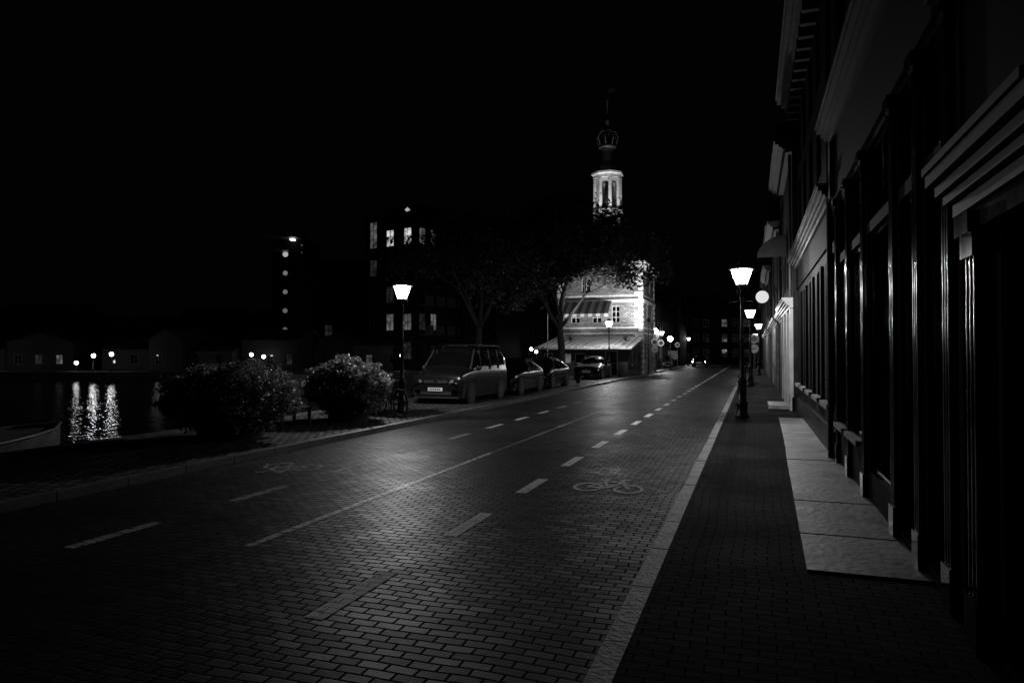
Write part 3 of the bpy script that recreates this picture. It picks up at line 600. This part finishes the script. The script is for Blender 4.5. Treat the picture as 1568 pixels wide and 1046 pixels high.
# ------------------------------------------------------------------ cars
def car(name,x,y,kind,paint,lit=False,rot=0):
    t=T(name,(x,y,0.0 if lit else K-.02),rot)
    if kind=='van':
        S=[(0.0,.82,.30,.60,.80,.70,.74),(.02,.86,.24,.80,.85,.88,.76),(.10,.90,.22,.93,.87,1.0,.78),(.14,.905,.22,.95,.88,1.03,.79),(.62,.91,.22,1.03,.89,1.12,.80),(.80,.91,.22,1.05,.89,1.17,.80),(1.40,.91,.22,1.08,.89,1.80,.75),(1.55,.91,.22,1.08,.89,1.87,.76),(2.6,.91,.22,1.08,.89,1.90,.77),(3.5,.91,.22,1.08,.89,1.90,.77),(4.36,.90,.24,1.08,.88,1.88,.76),(4.42,.89,.26,1.08,.87,1.84,.74),(4.46,.86,.34,1.05,.84,1.7,.70)]
        cab=5;wf=5;wh=(.82,3.62)
    else:
        S=[(0.0,.68,.34,.54,.66,.6,.56),(.04,.80,.24,.68,.78,.74,.66),(.5,.87,.2,.82,.84,.88,.70),(1.15,.88,.2,.90,.85,.98,.70),(1.2,.88,.2,.91,.85,1.0,.70),(1.95,.88,.2,.93,.84,1.42,.60),(2.6,.88,.2,.93,.84,1.48,.60),(3.3,.88,.2,.95,.84,1.45,.58),(4.0,.86,.24,.98,.82,1.12,.66),(4.15,.84,.28,.92,.80,1.0,.64),(4.2,.80,.34,.86,.76,.93,.6)]
        cab=4;wf=4;wh=(.8,3.35)
    n=11; vs=[];
    for (yy,hl,zb,zt,hb,zr,hr) in S:
        zm=(zb+zt)/2
        row=[(-hl*.97,zb),(-hl,zm),(-hb,zt),(-hb+.02,zt+.03),(-hr,zr),(0,zr+.035),(hr,zr),(hb-.02,zt+.03),(hb,zt),(hl,zm),(hl*.97,zb)]
        vs+=[(a,yy,b_) for a,b_ in row]
    for i in range(len(S)-1):
        for j in range(n-1):
            g=paint
            if i>=cab and i<len(S)-3 and j in(3,6): g=m_glass
            if i==wf and j in (4,5): g=m_glass
            d=t._p('body')
            if g not in d['ms']: d['ms'].append(g)
            d['f'].append([i*n+j,i*n+j+1,(i+1)*n+j+1,(i+1)*n+j]); d['m'].append(d['ms'].index(g)); d['sm'].append(True)
    d=t._p('body'); d['v']=vs
    k=(len(S)-1)*n
    for f in (list(range(n)),list(range(k,k+n))): d['f'].append(f); d['m'].append(d['ms'].index(paint)); d['sm'].append(True)
    t.mods['body']=1
    for wy in wh:
        for sx in (-1,1):
            xo=sx*.9 if kind=='van' else sx*.87
            t.cyl('wheels',m_blk,(xo-sx*.24,wy,.33),(xo+sx*.012,wy,.33),.385,n=28); t.cyl('wheels',m_blk,(xo-sx*.2,wy,.32),(xo+sx*.03,wy,.32),.325,n=28)  # larger black disc behind each tyre stands in for the wheel arch shade
            t.cyl('rims',m_chrome,(xo,wy,.32),(xo+sx*.036,wy,.32),.2,n=20)
            for a in range(5): t.cyl('rims',m_blk,(xo+sx*.04,wy+.13*math.cos(a*1.257),.32+.13*math.sin(a*1.257)),(xo+sx*.041,wy+.13*math.cos(a*1.257),.32+.13*math.sin(a*1.257)),.045,n=8)
    van=kind=='van'; zl=.78 if van else .62; hm=E('headlight_lit',90) if lit else m_lens
    for sx in (-1,1):
        yo=-.015 if van else .02
        t.add('headlights',m_dark,[(sx*.46,yo-.005,zl-.07),(sx*.82,yo+.08,zl-.08),(sx*.85,yo+.13,zl+.09),(sx*.52,yo+.03,zl+.06),(sx*.46,.2,zl-.07),(sx*.82,.2,zl-.08),(sx*.85,.2,zl+.09),(sx*.52,.2,zl+.06)],[(0,1,2,3),(0,1,5,4),(3,2,6,7),(0,3,7,4)])
        t.add('headlights',hm,[(sx*.50,yo-.01,zl-.045),(sx*.62,yo+.022,zl-.05),(sx*.64,yo+.032,zl+.045),(sx*.53,yo+.01,zl+.035)],[(0,1,2,3)])
        t.add('headlights',hm,[(sx*.66,yo+.03,zl-.05),(sx*.79,yo+.065,zl-.05),(sx*.81,yo+.085,zl+.06),(sx*.68,yo+.045,zl+.05)],[(0,1,2,3)])
        t.box('bumper',m_blk,sx*.66-.09,sx*.66+.09,.0,.1,.38,.48)
        t.lathe('mirrors',paint,(sx*1.02,1.15 if van else 1.3,1.2 if van else 1.0),[(0,-.1),(.07,-.08),(.09,0),(.07,.08),(0,.1)],10); t.cyl('mirrors',m_blk,(sx*.85,1.2,1.1 if van else .93),(sx*1.0,1.2,1.16 if van else .96),.025)
        if van:
            t.tube('roof_rails',m_chrome,[(sx*.68,1.9,1.88),(sx*.67,2.1,1.96),(sx*.67,4.0,1.96),(sx*.68,4.15,1.88)],.018)
            t.cyl('pillars',m_blk,(sx*.875,.84,1.14),(sx*.755,1.42,1.79),.04,n=6)
        for yy in ((1.75,2.65,3.5) if van else (2.05,2.75)):
            t.cyl('pillars',m_blk,(sx*.885,yy,1.12 if van else .96),(sx*(.785 if van else .62),yy,1.8 if van else 1.42),.035,n=6)
    if van:
        for yy in (2.3,3.6): t.cyl('roof_rails',m_dark,(-.67,yy,1.98),(.67,yy,1.98),.02)
    t.box('grille',m_blk,-.42,.42,-.022,.05,zl-.06,zl+.03); t.box('grille',m_chrome,-.42,.42,-.028,.045,zl-.075,zl-.066); t.box('grille',m_blk,-.55,.55,-.014,.1,.34,.44)
    t.cyl('badge',m_chrome,(0,-.035,zl+.01),(0,-.015,zl+.01),.055,n=16)
    t.box('bumper',m_blk,-.80,.80,.02,.3,.22,.3)
    t.box('number_plate',m_plate,-.26,.26,-.055,-.036,.46,.57)
    for i in range(6): t.box('number_plate',m_blk,-.2+i*.068,-.16+i*.068,-.058,-.055,.485,.545)
    t.cyl('wipers',m_blk,(-.5,.82,1.22) if van else (-.5,1.2,1.05),(.05,.95,1.34) if van else (.05,1.3,1.1),.012)
    t.done()
car('parked_van',-9.75,20.2,'van',m_car); car('parked_car',-9.7,25.4,'car',m_car2)
car('parked_car',-9.8,30.4,'car',m_car2); car('parked_car',-9.9,42.2,'car',m_car2)
car('car',-6.3,88,'car',m_car2,True)
car('parked_car',-9.4,76,'car',m_car)

# ------------------------------------------------------------------ boats
def boat(x,y,L_,w,rot,cabin,lit=None):
    t=T('moored_boat',(x,y,-.8),rot); n=12; rows=[]
    for i in range(n+1):
        s=i/n; hw=w/2*(math.sin(math.pi*min(s*.5+.02,.5))**.5 if s<.5 else (1-((s-.5)/.5)**2.6)**.6 if s<1 else .02); sh=.75+.35*(abs(s-.45))**1.6*2
        rows.append([(-hw,s*L_-L_/2,sh),(-hw*.8,s*L_-L_/2,0),(hw*.8,s*L_-L_/2,0),(hw,s*L_-L_/2,sh)])
    vs=[p for r in rows for p in r]; fs=[(i*4+j,i*4+j+1,i*4+5+j,i*4+4+j) for i in range(n) for j in range(3)]+[(0,1,2,3)]
    t.add('hull',m_hull,vs,fs); dk=[(p[0]*.95,p[1],p[2]-.06) for r in rows for p in (r[0],r[3])]
    t.add('deck',m_mid,dk,[(2*i,2*i+1,2*i+3,2*i+2) for i in range(n)])
    for k in (0,3): t.tube('rub_rail',m_hull,[r[k] for r in rows],.035)
    if cabin:
        cw=w*.33; t.box('cabin',m_hull,-cw,cw,-L_*.25,L_*.15,.7,1.55); t.box('cabin',m_mid,-cw-.08,cw+.08,-L_*.28,L_*.18,1.55,1.62)
        for i in range(4):
            yy=-L_*.22+i*L_*.09
            for sx in (-1,1): t.box('cabin_windows',lit or m_glass,sx*cw-.012,sx*cw+.012,yy,yy+L_*.06,1.1,1.4)
    t.done()
boat(-14.8,7.6,7.2,2.3,0,False); boat(-19.2,25.5,7,2.4,math.radians(-60),True,e_dim)
boat(-38,46,9,3,math.radians(-70),True)

# ------------------------------------------------------------------ background buildings
def block(name,u,v,ang,w,d,h,ops,sops=None,wm=m_brick2,roof='flat',rh=2.,fr=m_mid):
    x,y=W(u,v); t=T(name,(x,y,0),TH+math.radians(ang))
    wall(t,(0,0,0),(1,0,0),(0,-1,0),w,0,h,ops,wm,.12,fr)
    if sops is not None:
        wall(t,(w,0,0),(0,1,0),(1,0,0),d,0,h,sops,wm,.12,fr); t.quad('walls',wm,(0,0,0),(0,d,0),(0,d,h),(0,0,h))
    shell(t,(0,0,0),(1,0,0),(0,-1,0),w,d,h,wm,roof,rh=rh,sides=sops is None)
    return t
random.seed(21)
ca=math.radians(35); w_=7.6
fx,fv=-9.85-math.cos(ca)*w_, 70+math.sin(ca)*w_
fo=[]
for zi,z in enumerate((13.0,10.0,7.0,4.1,1.1)):
    for j,a in enumerate((6.1,3.6,1.05)):
        k='dark'
        if zi==0: k='lit' if j>0 else 'dim'
        elif zi==3 and j>0: k='dim'
        elif random.random()<.25: k='faint'
        hh=2.9 if (zi==0 and j==0) else 1.8
        fo.append((w_-a-.8,w_-a+.35,z,z+hh,k,2,2 if hh<2 else 3))
so=[]
for zi,z in enumerate((13.0,10.0,7.0,4.1,1.1)):
    for j in range(5):
        k='dark'
        if (zi,j) in ((0,0),(0,1)): k='dim'
        elif (zi,j) in ((3,1),(2,4)): k='dim'
        elif random.random()<.15: k='faint'
        so.append((.5+j*1.75,1.5+j*1.75,z,z+1.8,k,2,2))
t=block('apartment_building',fx,fv,-35,w_,9.4,16.2,fo,so,m_brick)
t.lathe('roof_lamp',E('round_window_lit',.4),(w_-1.2,-.05,16.6),[(0,-.28),(.28,0),(0,.28)],12)
for j in range(5):
    for z in (9.6,6.6,3.6): t.box('balconies',m_mid,w_,w_+.9,.4+j*1.75,1.7+j*1.75,z,z+.12); t.box('balconies',m_mid,w_+.86,w_+.9,.4+j*1.75,1.7+j*1.75,z+.12,z+1.0)
t.box('penthouse',m_brick,1,w_-1.5,2,6,16.2,17.6)
t.done()
def rnd(w,h,pl=.12,pf=.2,z0=1.0,fl=2.8,bw=1.0,gap=1.9,wh=1.4):
    o=[]; z=z0
    while z+wh<h-.3:
        a=.6
        while a+bw<w-.4:
            r=random.random(); o.append((a,a+bw,z,z+wh,'dim' if r<pl else 'faint' if r<pl+pf else 'dark',2,2)); a+=gap
        z+=fl
    return o
block('apartment_building',-27.5,84,0,9,10,13,rnd(9,13,.0,.12),[],m_brick).done()
block('apartment_building',-8,84,-8,12,10,9.5,rnd(12,9.5,.02,.2),[],m_brick,'ridge').done()
block('apartment_building',-5.5,74,-20,4,8,13,rnd(4,13,.1,.1),[],m_brick).done()
t=block('apartment_building',-33.5,95,0,4.6,8,17.8,[],[],m_brick)
for i in range(5):
    z=5.0+i*2.62; t.cyl('porthole_windows',E('porthole_lit',.4 if i==4 else .09+.02*i),(1.9,-.06,z),(1.9,.02,z),.38 if i==4 else .33,n=20)
for i in range(14): t.box('light_strip',e_dim,4.1,4.22,-.06,-.003,3+i*1.05,3.2+i*1.05)
t.box('roof_canopy',m_offw,-1.2,4.2,-2.2,0,17.6,17.8); t.box('roof_canopy',E('canopy_light',2.2),2.8,3.4,-1.0,-.3,17.3,17.5)
t.box('roof_terrace',m_offw,-1.2,4.2,-2.2,0,15.8,15.9)
t.done()
u=-60
spec=[(9,2.9,'ridge',m_plaster),(6,3.6,'gable',m_brick2),(5,3.0,'ridge',m_plaster),(3.4,3.9,'gable',m_brick2),(5,2.8,'ridge',m_plaster),(6,3.9,'ridge',m_brick2),(4.2,3.4,'gable',m_plaster),(8,3.1,'flat',m_plaster),(6,3.6,'ridge',m_brick2)]
for w,h,rf,wm in spec:
    block('waterside_house',u,68+random.uniform(0,4),random.uniform(-14,14),w,6,h-.8,rnd(w,h,.06,.1,.6,2.6,.7,1.7+random.random(),1.0),None,wm,rf,1.1).done(); u+=w+random.choice((.2,.6,1.8))
for u,w,h in ((-75,12,7),(-60,10,5),(-48,8,6.5),(-38,7,6)):
    block('apartment_building',u,98,0,w,8,h,rnd(w,h,.0,.1),None,m_brick,'ridge',2).done()
for x,w,h in ((-34,9,8),(-25,8,9.5),(-17,8,8.5)):
    t=T('town_house',(x,92,0)); wall(t,(0,0,0),(1,0,0),(0,-1,0),w,0,h,rnd(w,h,.06,.1),m_brick); shell(t,(0,0,0),(1,0,0),(0,-1,0),w,9,h,m_brick,'ridge'); t.done()
for x,w,h in ((-9,9,11),(0.0,8,10),(8,9,10)):
    t=T('town_house',(x-6,133,0)); wall(t,(0,0,0),(1,0,0),(0,-1,0),w,0,h,rnd(w,h,.04,.06),m_brick); shell(t,(0,0,0),(1,0,0),(0,-1,0),w,9,h,m_brick,'ridge'); t.done()
t=T('town_house',(-14.8,67,0)); 
wall(t,(0,0,0),(1,0,0),(0,-1,0),5.6,0,7,rnd(5.6,7,.25,.1),m_brick); wall(t,(5.6,0,0),(0,1,0),(1,0,0),22,0,7,rnd(22,7,.08,.1),m_brick); shell(t,(0,0,0),(1,0,0),(0,-1,0),5.6,22,7,m_brick,'hip',sides=False); t.done()
for u,v,h,em in ((-39.6,64.6,1.5,e_bank2),(-37.9,64.6,1.65,e_bank2),(-42.3,66.3,.8,e_bank),(-49.8,64.8,1.2,e_bank2),(-25.2,66,1.6,e_bank),(-24.2,66.5,1.4,e_bank),(-22.2,72,2.0,e_bank),(-5.0,73,2.3,e_bank),(-3.0,78,3.3,e_bank),(.5,80,2.0,e_bank),(2.2,78,2.2,e_bank2),(-11,68,1.5,e_bank),(2.8,79,1.9,e_bank)):
    x,y=W(u,v); globe_lamp(x,y,h,.18,em)
def sign(x,y,kind):
    t=T('traffic_sign',(x,y,K)); t.cyl('post',m_mid,(0,0,0),(0,0,2.9),.03)
    t.cyl('plate',m_white,(0,-.05,2.6),(0,-.035,2.6),.3,n=24); t.cyl('plate',m_dark,(0,-.058,2.6),(0,-.051,2.6),.2,n=24)
    if kind: t.cyl('plate',m_white,(0,-.05,1.95),(0,-.035,1.95),.3,n=24); t.box('plate',m_dark,-.16,.16,-.058,-.052,1.92,1.98)
    t.done()
sign(-8.0,60.,1); sign(-8.2,66,0); sign(-8.4,83,0); sign(.1,48,1)
t=T('information_board',(-8.6,80,K)); t.box('legs',m_dark,-.5,-.45,0,.05,0,1.9); t.box('legs',m_dark,.45,.5,0,.05,0,1.9); t.box('panel',m_mid,-.55,.55,-.03,-.002,.9,1.9); t.done()

# ------------------------------------------------------------------ world and camera
w=bpy.data.worlds.new('World'); scene.world=w; w.use_nodes=True
bg=w.node_tree.nodes['Background']; bg.inputs['Color'].default_value=(1,1,1,1); bg.inputs['Strength'].default_value=.0006
cd=bpy.data.cameras.new('Camera'); cam=bpy.data.objects.new('Camera',cd); scene.collection.objects.link(cam)
cd.lens=24; cd.sensor_width=36; cd.clip_end=2000; cd.clip_start=.05
cam.location=(0,0,1.8); cam.rotation_euler=(math.radians(90.93),0,TH); scene.camera=cam
scene.view_settings.view_transform='Standard'; scene.view_settings.look='None'; scene.view_settings.exposure=0
